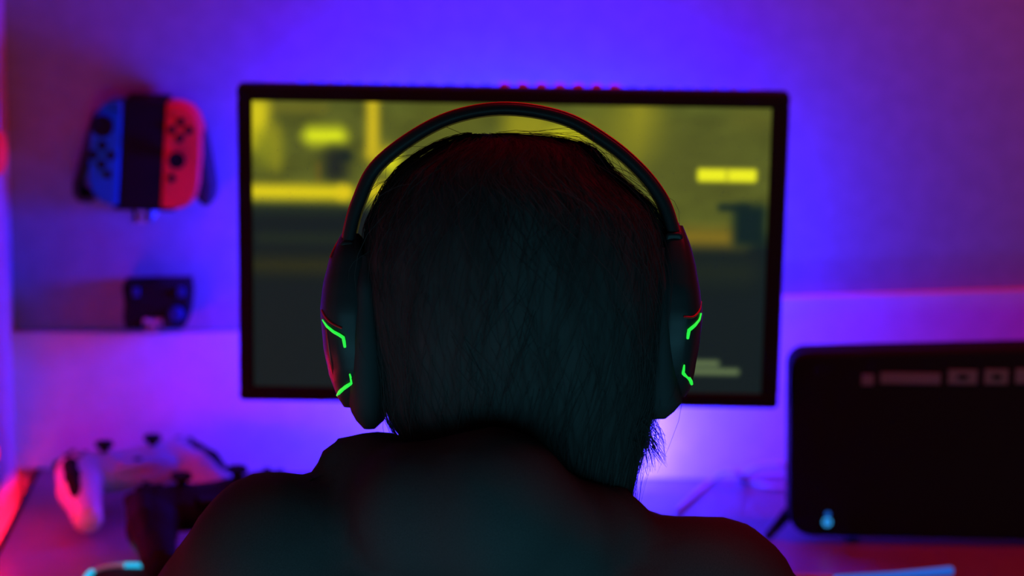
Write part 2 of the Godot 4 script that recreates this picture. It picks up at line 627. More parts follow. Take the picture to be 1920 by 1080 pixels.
func lay(s: Shape) -> void:                              # (x, -z, y) to (x, y, z)
	for i in s.v.size():
		s.v[i] = Vector3(s.v[i].x, s.v[i].z, -s.v[i].y)
		s.n[i] = Vector3(s.n[i].x, s.n[i].z, -s.n[i].y)
	# a turn keeps the winding

# ---------------------------------------------------------------- monitor
func screen_picture() -> ImageTexture:
	var W := 384
	var Hh := 216
	var im := Image.create(W, Hh, false, Image.FORMAT_RGB8)
	var noise := FastNoiseLite.new()
	noise.seed = 11
	noise.frequency = 0.02
	# [x, y, half width, half height, softness, r, g, b, strength] in the photograph's pixels
	var blobs := [
		[560, 215, 60, 8, 10, 120, 112, 30, 0.6], [488, 245, 22, 46, 12, 210, 196, 28, 1.0], [505, 290, 26, 34, 18, 128, 132, 30, 0.9], [522, 285, 8, 45, 12, 150, 145, 30, 0.7],
		[612, 264, 40, 15, 13, 226, 236, 30, 1.0], [700, 245, 12, 60, 8, 205, 182, 32, 1.0], [715, 300, 26, 20, 14, 190, 170, 32, 0.7],
		[632, 315, 20, 30, 14, 30, 38, 34, 1.0], [650, 300, 12, 8, 8, 20, 34, 34, 1.0], [600, 330, 3, 20, 6, 120, 90, 28, 0.6],
		[560, 366, 95, 13, 10, 228, 208, 26, 1.0], [650, 366, 16, 13, 9, 224, 200, 28, 1.0], [720, 362, 40, 14, 12, 215, 195, 30, 1.0], [736, 308, 14, 20, 12, 222, 222, 30, 1.0],
		[985, 245, 45, 35, 18, 150, 145, 30, 0.9], [1065, 255, 40, 14, 16, 228, 220, 30, 0.9], [1190, 235, 26, 60, 30, 168, 158, 34, 0.9], [1160, 250, 70, 60, 40, 125, 125, 34, 0.6],
		[850, 225, 60, 30, 24, 92, 96, 32, 0.7], [1400, 220, 45, 20, 20, 98, 98, 34, 0.6], [1290, 300, 90, 60, 30, 82, 86, 34, 0.5],
		[1355, 324, 55, 12, 4, 238, 238, 34, 1.0], [1355, 324, 3, 14, 3, 150, 150, 34, 0.5],
		[1335, 437, 70, 16, 14, 128, 108, 30, 1.0], [1300, 500, 120, 20, 20, 34, 44, 30, 0.6], [1400, 415, 30, 38, 10, 12, 34, 34, 1.0], [1370, 382, 30, 6, 6, 14, 34, 34, 1.0],
		[560, 400, 90, 8, 10, 30, 44, 34, 0.8], [570, 450, 90, 8, 12, 34, 46, 32, 0.8], [560, 500, 90, 14, 14, 46, 48, 26, 0.9],
		[1325, 669, 28, 6, 4, 98, 116, 76, 1.0], [1345, 684, 46, 6, 4, 98, 116, 76, 1.0]]
	for j in Hh:
		var v := (j + 0.5) / Hh
		for i in W:
			var u := (i + 0.5) / W
			var x := 475.0 + 962.0 * u
			var y := 200.0 + 527.0 * v
			var top := smoothstep(0.39, 0.345, v)
			if u > 0.55: top = smoothstep(0.50, 0.40, v)
			var n := noise.get_noise_2d(x * 0.35, y * 0.7)
			var c := Vector3(17, 30, 32).lerp(Vector3(84, 90, 34), top) * (1.0 + 0.18 * n * top)
			for b in blobs:
				var dx: float = absf(x - b[0]) - b[2]
				var dy: float = absf(y - b[1]) - b[3]
				var s: float = b[4] * 1.5
				if dx > s or dy > s: continue
				var d := Vector2(maxf(dx + s, 0.0), maxf(dy + s, 0.0)).length() / (2.0 * s)
				var a: float = smoothstep(1.0, 0.0, d) * b[8]
				if a > 0.0: c = c.lerp(Vector3(b[5], b[6], b[7]), a)
			im.set_pixel(i, j, Color(c.x / 255.0, c.y / 255.0, c.z / 255.0))
	return ImageTexture.create_from_image(im)

func monitor() -> void:
	var z := -2.285
	var o := flat([[447, 160], [1478, 177], [1455, 762], [453, 745]], z)     # outer corners
	var c := (o[0] + o[1] + o[2] + o[3]) / 4
	var hw := ((o[1] - o[0]).length() + (o[2] - o[3]).length()) / 4
	var hh := ((o[0] - o[3]).length() + (o[1] - o[2]).length()) / 4
	hw *= 1.008
	hh *= 1.012
	c.y -= 0.0015
	var t := thing("monitor", "wide black computer monitor showing a dim yellow-green game scene", "monitor", Vector3(c.x, DESK, -2.33))
	var g := 0.0115      # side rim
	var x0 := c.x - hw
	var x1 := c.x + hw
	var y0 := c.y - hh
	var y1 := c.y + hh
	part("bezel", Shape.new().box(Vector3(x0, y1 - 0.0135, z - 0.022), Vector3(x1, y1, z), 0.003), M.black_plastic, t)
	part("bezel", Shape.new().box(Vector3(x0, y0, z - 0.022), Vector3(x1, y0 + 0.0135, z), 0.003), M.black_plastic, t)
	part("bezel", Shape.new().box(Vector3(x0, y0 + 0.011, z - 0.022), Vector3(x0 + g + 0.0015, y1 - 0.011, z - 0.0004), 0.002), M.black_plastic, t)
	part("bezel", Shape.new().box(Vector3(x1 - g - 0.004, y0 + 0.011, z - 0.022), Vector3(x1, y1 - 0.011, z - 0.0004), 0.002), M.black_plastic, t)
	var scr := StandardMaterial3D.new()
	scr.resource_name = "game_screen"
	scr.albedo_color = Color(0.12, 0.12, 0.12)
	scr.metallic_specular = 0.15
	scr.roughness = 0.35
	scr.emission_enabled = true
	scr.emission = Color.WHITE
	scr.emission_operator = BaseMaterial3D.EMISSION_OP_MULTIPLY
	scr.emission_texture = screen_picture()
	scr.emission_energy_multiplier = 1.0
	scr.texture_repeat = false
	var s := Shape.new()
	var sx0 := x0 + g
	var sx1 := x1 - g - 0.002
	var sy0 := y0 + 0.012
	var sy1 := y1 - 0.012
	var zz := z - 0.003
	var a := s.vert(Vector3(sx0, sy1, zz), Vector3(0, 0, 1), Vector2(0, 0))
	var b := s.vert(Vector3(sx1, sy1, zz), Vector3(0, 0, 1), Vector2(1, 0))
	var d := s.vert(Vector3(sx1, sy0, zz), Vector3(0, 0, 1), Vector2(1, 1))
	var e := s.vert(Vector3(sx0, sy0, zz), Vector3(0, 0, 1), Vector2(0, 1))
	s.quad(a, b, d, e)
	part("screen", s, scr, t, "dim yellow-green game picture on the screen")
	part("panel_body", Shape.new().box(Vector3(x0 + 0.002, y0 + 0.002, z - 0.03), Vector3(x1 - 0.002, y1 - 0.002, z - 0.005), 0.004), M.black_plastic, t)
	part("back_cover", Shape.new().box(Vector3(c.x - hw * 0.55, y0 + 0.03, z - 0.09), Vector3(c.x + hw * 0.55, y1 - 0.07, z - 0.03), 0.012), M.black_plastic, t)
	part("stand_neck", Shape.new().box(Vector3(c.x - 0.03, DESK + 0.01, z - 0.085), Vector3(c.x + 0.03, y0 + 0.06, z - 0.06), 0.005), M.black_plastic, t)
	s = Shape.new().box(Vector3(c.x - 0.1, 2.22, DESK + 0.0005), Vector3(c.x + 0.1, 2.40, DESK + 0.012), 0.005)
	lay(s)
	part("stand_base", s, M.black_plastic, t)
	area("panel_light", Vector3(c.x, c.y + 0.05, z + 0.002), Vector3(0, 0, 1), Vector2(0.42, 0.14), Color(0.5, 0.46, 0.05), 0.006, t)
	# light strip glued round the back of the monitor
	var zs := z - 0.03
	t = thing("led_light_strip", "strip of tiny lights glued along the back of the monitor", "light strip", Vector3(c.x, c.y, zs - 0.002))
	part("tape", Shape.new().box(Vector3(x0 + 0.02, y1 - 0.012, zs - 0.0032), Vector3(x1 - 0.02, y1 - 0.002, zs - 0.0004), 0.0005), M.white_plastic, t)
	part("tape", Shape.new().box(Vector3(c.x - 0.13, c.y - 0.025, zs - 0.063), Vector3(c.x + 0.13, c.y - 0.015, zs - 0.0606), 0.0005), M.white_plastic, t)
	var k := 0
	var pitch := 34.3 / 5000.0 * 2.352
	var lx := P(1015, 167, zs).x - 13 * pitch
	while lx < x1 - 0.025:
		if lx > x0 + 0.025:
			var red := absf(lx - P(1050, 167, zs).x) < 0.06
			var led := Shape.new().box(Vector3(lx - 0.0045, y1 - 0.008, zs - 0.0055), Vector3(lx + 0.0045, y1 + (0.0006 if red else -0.001), zs - 0.003), 0.0006)
			part("led", led, M.red_led if red else M.blue_led, t)
			k += 1
		lx += pitch
	for i in 15:
		var qx := c.x - 0.122 + i * 0.0174
		part("led", Shape.new().box(Vector3(qx - 0.0025, c.y - 0.0225, zs - 0.0655), Vector3(qx + 0.0025, c.y - 0.0175, zs - 0.063), 0.0005), M.blue_led, t)
	area("strip_light", Vector3(c.x, c.y - 0.035, zs - 0.068), Vector3(0, 0, -1), Vector2(0.26, 0.08), BLUE, 1.4, t)
	# blue light bar lying on the desk behind the monitor
	var bp := Vector3(0.037, DESK, -2.43)
	t = thing("light_bar", "blue light bar lying on the desk behind the monitor", "light bar", bp)
	part("housing", Shape.new().box(bp + Vector3(-0.08, 0.0005, -0.012), bp + Vector3(0.08, 0.012, 0.012), 0.003), M.black_plastic, t)
	part("light_tube", Shape.new().tube([bp + Vector3(-0.075, 0.017, 0), bp + Vector3(0.075, 0.017, 0)], 0.0055, 10), M.blue_led, t)
	for i in 3:
		omni("bar_light", bp + Vector3(-0.06 + 0.06 * i, 0.03, 0), BAR, 0.011, 0.006, t)
	area("bar_front_light", bp + Vector3(0, 0.028, -0.008), Vector3(0, 0.4, -1), Vector2(0.15, 0.012), BAR, 0.5, t)

# ---------------------------------------------------------------- devices hung on the wall
func button(c: Vector3, r: float, h: float) -> Shape:
	return Shape.new().disc(c, Vector3(0, 0, 1), r, h, 0.4)

func stick(c: Vector3, r: float, h: float, axis := Vector3(0, 0, 1)) -> Shape:
	return Shape.new().lathe(c, axis, [[0, 0], [r * 0.75, 0], [r * 0.5, h * 0.3], [r * 0.5, h * 0.6], [r * 0.95, h * 0.7], [r, h * 0.85], [r * 0.92, h], [r * 0.7, h * 0.94], [0, h * 0.9]], 20)

func bracket(px0: float, py0: float, px1: float, py1: float, zf: float, label: String) -> void:
	var lo := P(px0, py1, zf)
	var hi := P(px1, py0, zf)
	var mid := (lo + hi) / 2
	var t := thing("wall_bracket", label, "bracket", Vector3(mid.x, lo.y, WALL))
	part("plate", Shape.new().box(Vector3(lo.x, lo.y, WALL), Vector3(hi.x, hi.y + 0.01, WALL + 0.004), 0.001), M.light_plastic, t)
	part("hook", Shape.new().box(Vector3(lo.x, lo.y, WALL + 0.004), Vector3(lo.x + 0.006, hi.y, zf), 0.001), M.light_plastic, t)
	part("hook", Shape.new().box(Vector3(hi.x - 0.006, lo.y, WALL + 0.004), Vector3(hi.x, hi.y, zf), 0.001), M.light_plastic, t)
	part("lip", Shape.new().box(Vector3(lo.x, lo.y, zf - 0.003), Vector3(hi.x, hi.y - 0.002, zf), 0.001), M.light_plastic, t)
	part("screw", Shape.new().disc(Vector3(mid.x, mid.y - 0.001, zf - 0.0005), Vector3(0, 0, 1), 0.0022, 0.0012), M.black_device, t)

func wall_devices() -> void:
	var z := -2.445           # front faces
	var t := thing("game_controller", "game controller with blue left half and red right half hung on the wall", "controller", P(265, 392, -2.47))
	part("grip_body", Shape.new().slab(flat([[231, 190], [310, 193], [302, 388], [330, 391], [326, 398], [212, 394], [212, 386], [222, 386]], z), WALL + 0.006, z - 0.001, 0.002), M.black_device, t)
	for h in [[[172, 215], [160, 250], [144, 310], [134, 345], [135, 368], [146, 381], [168, 383], [190, 368], [190, 300], [190, 230]], [[376, 235], [385, 265], [396, 315], [403, 350], [402, 375], [392, 388], [378, 387], [366, 372], [352, 300], [352, 240]]]:
		part("handle", Shape.new().slab(flat(h, z - 0.012), WALL + 0.006, z - 0.010, 0.007), M.black_rubber, t)
	var left := part("side_controller", Shape.new().slab(flat([[231, 192], [227, 290], [222, 386], [205, 386], [188, 379], [174, 365], [166, 343], [166, 300], [169, 255], [174, 226], [184, 205], [198, 195], [213, 191]], z), z - 0.034, z, 0.004), M.blue_plastic, t, "blue side half with stick and buttons")
	var right := part("side_controller", Shape.new().slab(flat([[311, 195], [335, 197], [355, 205], [369, 221], [377, 245], [378, 290], [374, 345], [368, 370], [353, 387], [332, 394], [300, 392], [305, 290]], z), z - 0.034, z, 0.004), M.red_plastic, t, "red side half with stick and buttons")
	part("stick", stick(P(194, 234, z), 0.0105, 0.009), M.black_device, left)
	for b in [[192, 272], [208, 291], [191, 308], [175, 290]]:
		part("button", button(P(b[0], b[1], z - 0.0005), 0.0043, 0.0025), M.black_device, left)
	var q := P(202, 327, z)
	part("button", Shape.new().box(q - Vector3(0.0035, 0.0035, 0.001), q + Vector3(0.0035, 0.0035, 0.0015), 0.0008), M.black_device, left)
	q = P(216, 206, z)
	part("minus_button", Shape.new().box(q - Vector3(0.003, 0.001, 0.001), q + Vector3(0.003, 0.001, 0.0015), 0.0003), M.black_device, left)
	part("stick", stick(P(333, 298, z), 0.0082, 0.009), M.black_device, right)
	for b in [[339, 228], [354, 244], [337, 259], [322, 243]]:
		part("button", button(P(b[0], b[1], z - 0.0005), 0.0039, 0.0025), M.black_device, right)
	part("home_button", button(P(322, 334, z - 0.0005), 0.0038, 0.0018), M.black_device, right)
	q = P(322, 212, z)
	var plus := Shape.new().box(q - Vector3(0.0028, 0.0009, 0.001), q + Vector3(0.0028, 0.0009, 0.0012), 0.0003)
	plus.box(q - Vector3(0.0009, 0.0028, 0.001), q + Vector3(0.0009, 0.0028, 0.0012), 0.0003)
	part("plus_button", plus, M.glint_and_plus_red, right)
	bracket(247, 389, 284, 419, -2.452, "small white wall bracket holding the blue and red controller")
	# the small black device below
	z = -2.455
	t = thing("charging_cradle", "small black empty cradle with two pegs hung low on the wall", "cradle", P(290, 619, -2.475))
	var body := part("body", Shape.new().slab(flat([[228, 537], [352, 534], [356, 556], [354, 585], [348, 610], [342, 617], [306, 618], [303, 598], [268, 598], [264, 619], [234, 619], [230, 600], [232, 570]], z), z - 0.04, z, 0.003), M.black_device, t)
	for b in [[255, 547], [339, 547]]:
		q = P(b[0], b[1], z)
		part("peg", Shape.new().box(q - Vector3(0.0032, 0.0045, 0.001), q + Vector3(0.0032, 0.0045, 0.004), 0.001), M.dim_blue_plastic, t, "dark blue peg")
	part("knob", Shape.new().disc(P(330, 588, z), Vector3(0, 0, 1), 0.0075, 0.006, 0.5), M.dim_blue_plastic, body)
	part("tab", Shape.new().box(P(305, 615, z) - Vector3(0, 0, 0.01), P(320, 598, z) + Vector3(0, 0, 0.003), 0.001), M.black_gloss, body)
	bracket(268, 599, 304, 622, -2.452, "small white wall bracket holding the empty black cradle")

# ---------------------------------------------------------------- things on the desk
func gamepad(called: String, label: String, at: Vector3, turn: float, tip: float, shell: Material, knobs: Material, pad: Material, size := 1.0) -> void:
	var t := thing(called, label, "gamepad", at)
	t.rotation = Vector3(tip, turn, 0)
	t.scale = Vector3.ONE * size
	var bones := [
		[Vector3(-0.052, 0.034, 0), Vector3(0.052, 0.034, 0), 0.018, 0.018], [Vector3(-0.05, 0.034, -0.016), Vector3(0.05, 0.034, -0.016), 0.015, 0.015],
		[Vector3(-0.03, 0.033, 0.018), Vector3(0.03, 0.033, 0.018), 0.014, 0.014]]
	for s in [-1.0, 1.0]:
		bones.append([Vector3(0.055 * s, 0.034, -0.004), Vector3(0.066 * s, 0.029, 0.03), 0.023, 0.0205])
		bones.append([Vector3(0.066 * s, 0.029, 0.03), Vector3(0.077 * s, 0.0175, 0.082), 0.0205, 0.0155])
		bones.append([Vector3(0.026 * s, 0.036, -0.004), Vector3(0.026 * s, 0.034, -0.008), 0.0165, 0.0165])
	part("shell", Shape.new().nets(bones, 0.003, 0.010), shell, t, "", true)
	for s in [-1.0, 1.0]:
		part("stick", stick(Vector3(0.026 * s, 0.050, -0.006), 0.0095, 0.014, Vector3(0, 1, 0)), knobs, t, "", true)
		part("trigger", Shape.new().nets([[Vector3(0.044 * s, 0.040, -0.030), Vector3(0.066 * s, 0.038, -0.026), 0.008, 0.008]], 0.003, 0.004), knobs, t, "", true)
		part("grip_panel", Shape.new().nets([[Vector3(0.066 * s, 0.048, 0.006), Vector3(0.073 * s, 0.043, 0.034), 0.009, 0.0095], [Vector3(0.073 * s, 0.043, 0.034), Vector3(0.079 * s, 0.032, 0.062), 0.0095, 0.007]], 0.003, 0.004), knobs, t, "", true)
	var tp := Shape.new().box(Vector3(-0.022, -0.034, 0.0455), Vector3(0.022, -0.014, 0.0495), 0.002)
	lay(tp)
	part("touchpad", tp, pad, t, "", true)
	for d in [[0.0, -0.009], [0.0, 0.009], [-0.009, 0.0], [0.009, 0.0]]:
		part("button", Shape.new().disc(Vector3(0.058 + d[0], 0.0535, -0.006 + d[1]), Vector3(0, 1, 0), 0.0038, 0.003, 0.4), knobs, t, "", true)
		var dp := Shape.new().box(Vector3(-0.056 + d[0] - 0.0032, 0.006 - d[1] - 0.0032, 0.054), Vector3(-0.056 + d[0] + 0.0032, 0.006 - d[1] + 0.0032, 0.0572), 0.0008)
		lay(dp)
		part("direction_button", dp, knobs, t, "", true)
	part("home_button", Shape.new().disc(Vector3(0, 0.0490, 0.020), Vector3(0, 1, 0), 0.0045, 0.002, 0.4), knobs, t, "", true)

func desk_things() -> void:
	gamepad("gamepad", "white gamepad with black sticks lying on the desk by the side wall", G(246, 893, DESK + 0.026) * Vector3(1, 0, 1) + Vector3(0, DESK + 0.002, 0), deg_to_rad(29), 0.0, M.white_plastic, M.black_device, M.light_plastic, 0.92)
	gamepad("gamepad", "black gamepad lying on the desk beside the white one", G(398, 966, DESK + 0.03) * Vector3(1, 0, 1) + Vector3(0, DESK + 0.006, 0), deg_to_rad(26), 0.0, M.black_device, M.black_device, M.black_device)
	# mouse pad with a light tube round its rim
	var back := G(235, 1058, DESK + 0.006)
	var ta := Vector3(0.02, DESK, back.z + 0.15)
	var t := thing("mouse_pad", "wide black mouse pad with a glowing cyan tube round its rim", "mouse pad", ta)
	var x0 := G(150, 1080, DESK + 0.006).x + 0.006
	var x1 := G(1800, 1068, DESK + 0.006).x
	var y := DESK + 0.0045
	var zb := back.z
	var zf := -1.93
	var s := Shape.new().box(Vector3(x0, -zf, DESK + 0.0005), Vector3(x1, -zb, DESK + 0.004), 0.001)
	lay(s)
	part("cloth", s, M.pad_cloth, t)
	var rim := []
	var r := 0.028
	for k in 9:
		var a := PI / 2 * k / 8.0
		rim.append(Vector3(x0 + r - r * cos(a), y, zb + r - r * sin(a)))
	var left_path := [Vector3(x0, y, zf), Vector3(x0, y, (zf + zb + r) / 2)] + rim.slice(0, 3)
	part("rim_tube", Shape.new().tube(left_path, 0.0028, 8), M.cyan_led, t, "glowing cyan piece of the rim tube")
	part("rim_tube", Shape.new().tube(rim.slice(2, 9), 0.0027, 8), M.milky_tube, t)
	var ce := G(266, 1062, y)
	part("rim_tube", Shape.new().tube([rim[8], Vector3(rim[8].x + 0.012, y, zb), Vector3(ce.x, y, zb)], 0.0028, 8), M.cyan_led, t, "glowing cyan piece of the rim tube")
	var mid := [Vector3(ce.x + 0.005, y, zb), Vector3(0, y, zb), G(1560, 1083, y + 0.002)]
	part("rim_tube", Shape.new().tube(mid, 0.0026, 8), M.milky_tube, t)
	var rp := [G(1560, 1083, y + 0.002), G(1680, 1078, y + 0.004), G(1782, 1070, y + 0.008)]
	part("rim_tube", Shape.new().tube(smooth(rp, 4), [0.0022, 0.0024, 0.0026, 0.0028, 0.003, 0.0034, 0.0036, 0.0038, 0.004], 8), M.dim_cyan_led, t, "glowing blue lifted corner of the rim tube")
	omni("rim_light", Vector3(ce.x - 0.01, y + 0.012, zb), Color(0.0, 0.55, 0.95), 0.0002, 0.004, t)
	# cables behind the monitor
	var c := [G(1270, 958, DESK + 0.003), G(1300, 930, DESK + 0.003), G(1335, 900, DESK + 0.004), P(1352, 888, -2.46), P(1368, 883, -2.45), P(1384, 888, -2.44), G(1402, 900, DESK + 0.003), G(1440, 912, DESK + 0.003), G(1500, 915, DESK + 0.003)]
	one("cable", Shape.new().tube(smooth(c, 5), 0.0026, 8), M.light_plastic, "thin white cable looping over the desk beside the monitor foot", "cable", G(1335, 900, DESK))
	c = [G(1392, 897, DESK + 0.003), P(1410, 880, -2.47), P(1440, 872, -2.465), P(1475, 874, -2.46), G(1520, 900, DESK + 0.003)]
	one("cable", Shape.new().tube(smooth(c, 5), 0.003, 8), M.light_plastic, "white cable arching on the desk behind the black panel", "cable", G(1440, 900, DESK))

# ---------------------------------------------------------------- black panel on the right
func display_panel() -> void:
	var z := G(1720, 1019, DESK + 0.0025).z
	var p := []
	for k in 7:                                             # rounded corners
		var a := PI / 2 * k / 6.0
		p.append([1514 - 34 * sin(a), 696 - 34 * cos(a)])
	for k in 7:
		var a := PI / 2 * k / 6.0
		p.append([1525 - 46 * cos(a), 962 + 46 * sin(a)])
	p += [[1920, 1016], [2040, 1019], [2062, 1000], [2066, 690], [2046, 650]]
	var poly := flat(p, z)
	var base := P(1750, 1016, z)
	var t := thing("display_panel", "black panel with rounded corners, pink icon row and blue power light", "panel", Vector3(base.x, DESK, z - 0.02))
	part("body", Shape.new().slab(poly, z - 0.034, z, 0.005), M.black_plastic, t)
	# printed row along the top
	var row := [[1615, 702, 1639, 722], [1650, 700, 1764, 719], [1777, 694, 1833, 720], [1845, 693, 1891, 720], [1903, 692, 1950, 719]]
	for r in row:
		var lo := P(r[0], r[3], z)
		var hi := P(r[2], r[1], z)
		part("printed_mark", Shape.new().box(Vector3(lo.x, lo.y, z - 0.0005), Vector3(hi.x, hi.y, z + 0.0006), 0.0003), M.pale_print, t, "pinkish printed mark")
	for r in [[1795, 702, 1815, 711], [1860, 702, 1878, 711]]:
		var lo := P(r[0], r[3], z)
		var hi := P(r[2], r[1], z)
		part("printed_mark", Shape.new().box(Vector3(lo.x, lo.y, z), Vector3(hi.x, hi.y, z + 0.0009), 0.0003), M.black_plastic, t)
	part("power_light", Shape.new().disc(P(1551, 979, z), Vector3(0, 0, 1), 0.0018, 0.001), M.power_led, t, "small blue power light")
	var ring := []
	for k in 13:
		ring.append(P(1551 + 7 * cos(TAU * k / 12), 979 + 7 * sin(TAU * k / 12), z + 0.001))
	part("light_ring", Shape.new().tube(ring, 0.0008, 6), M.power_led_ring, t)
	part("led_reflection", Shape.new().disc(P(1552, 964, z), Vector3(0, 0, 1), 0.0024, 0.001), M.dim_cyan_led, t)  # reflection of the power light, painted as a dim glowing disc
	# feet
	for q in [[1478, 962, 1440, 1006], [2020, 1000, 2075, 1030]]:
		var e := G(q[2], q[3], DESK + 0.004)
		part("foot", Shape.new().tube([P(q[0], q[1], z - 0.02), e], [0.006, 0.004], 8), M.black_plastic, t)
	for x in [1600, 1980]:
		var top := P(x, 990, z - 0.03)
		part("foot", Shape.new().tube([top, Vector3(top.x, DESK + 0.005, z - 0.09)], [0.006, 0.005], 8), M.black_plastic, t)

# ---------------------------------------------------------------- the person
func hair_rows() -> Array:
	# pixel rows: y, left, right, how far the hair reaches in front and behind the middle of the head
	var px := [
		[251, 885, 935, 0.018, 0.012], [256, 868, 1010, 0.045, 0.030], [264, 845, 1068, 0.062, 0.045], [278, 812, 1112, 0.076, 0.058], [296, 782, 1130, 0.086, 0.068],
		[325, 746, 1152, 0.096, 0.078], [355, 724, 1188, 0.100, 0.086], [390, 707, 1226, 0.100, 0.092], [430, 690, 1244, 0.096, 0.097], [490, 683, 1252, 0.080, 0.101],
		[560, 690, 1252, 0.060, 0.102], [640, 702, 1246, 0.045, 0.098], [700, 718, 1238, 0.032, 0.090], [760, 724, 1222, 0.020, 0.080], [800, 742, 1206, 0.008, 0.072], [840, 775, 1195, 0.0, 0.070], [880, 805, 1184, -0.005, 0.068], [960, 815, 1170, -0.01, 0.066]]
	var out := []
	var m := 46
	for i in m:
		var t := float(i) / (m - 1)
		var py := 251.0 + (960.0 - 251.0) * pow(t, 1.5)
		var r := rows_at(px, py)
		var l := P(r[1], r[0], HEAD_Z)
		var q := P(r[2], r[0], HEAD_Z)
		out.append([(l.y + q.y) / 2, l.x, q.x, HEAD_Z - 0.012 - r[3], HEAD_Z - 0.012 + r[4]])
	return out

func on_hair(rows: Array, v: float, a: float, lift: float) -> Vector3:
	var f := clampf(v, 0.0, 1.0) * (rows.size() - 1)
	var i := mini(int(f), rows.size() - 2)
	var t := f - i
	var r := []
	for k in 5: r.append(lerpf(rows[i][k], rows[i + 1][k], t))
	var c := Vector3((r[1] + r[2]) / 2, r[0], (r[3] + r[4]) / 2)
	var p := c + Vector3((r[2] - r[1]) / 2 * cos(a), 0, (r[4] - r[3]) / 2 * sin(a))
	p.y += 0.195 * (p.z - HEAD_Z)
	var mid := Vector3(c.x, rows[22][0] - 0.01, c.z)
	return p + (p - mid).normalized() * lift

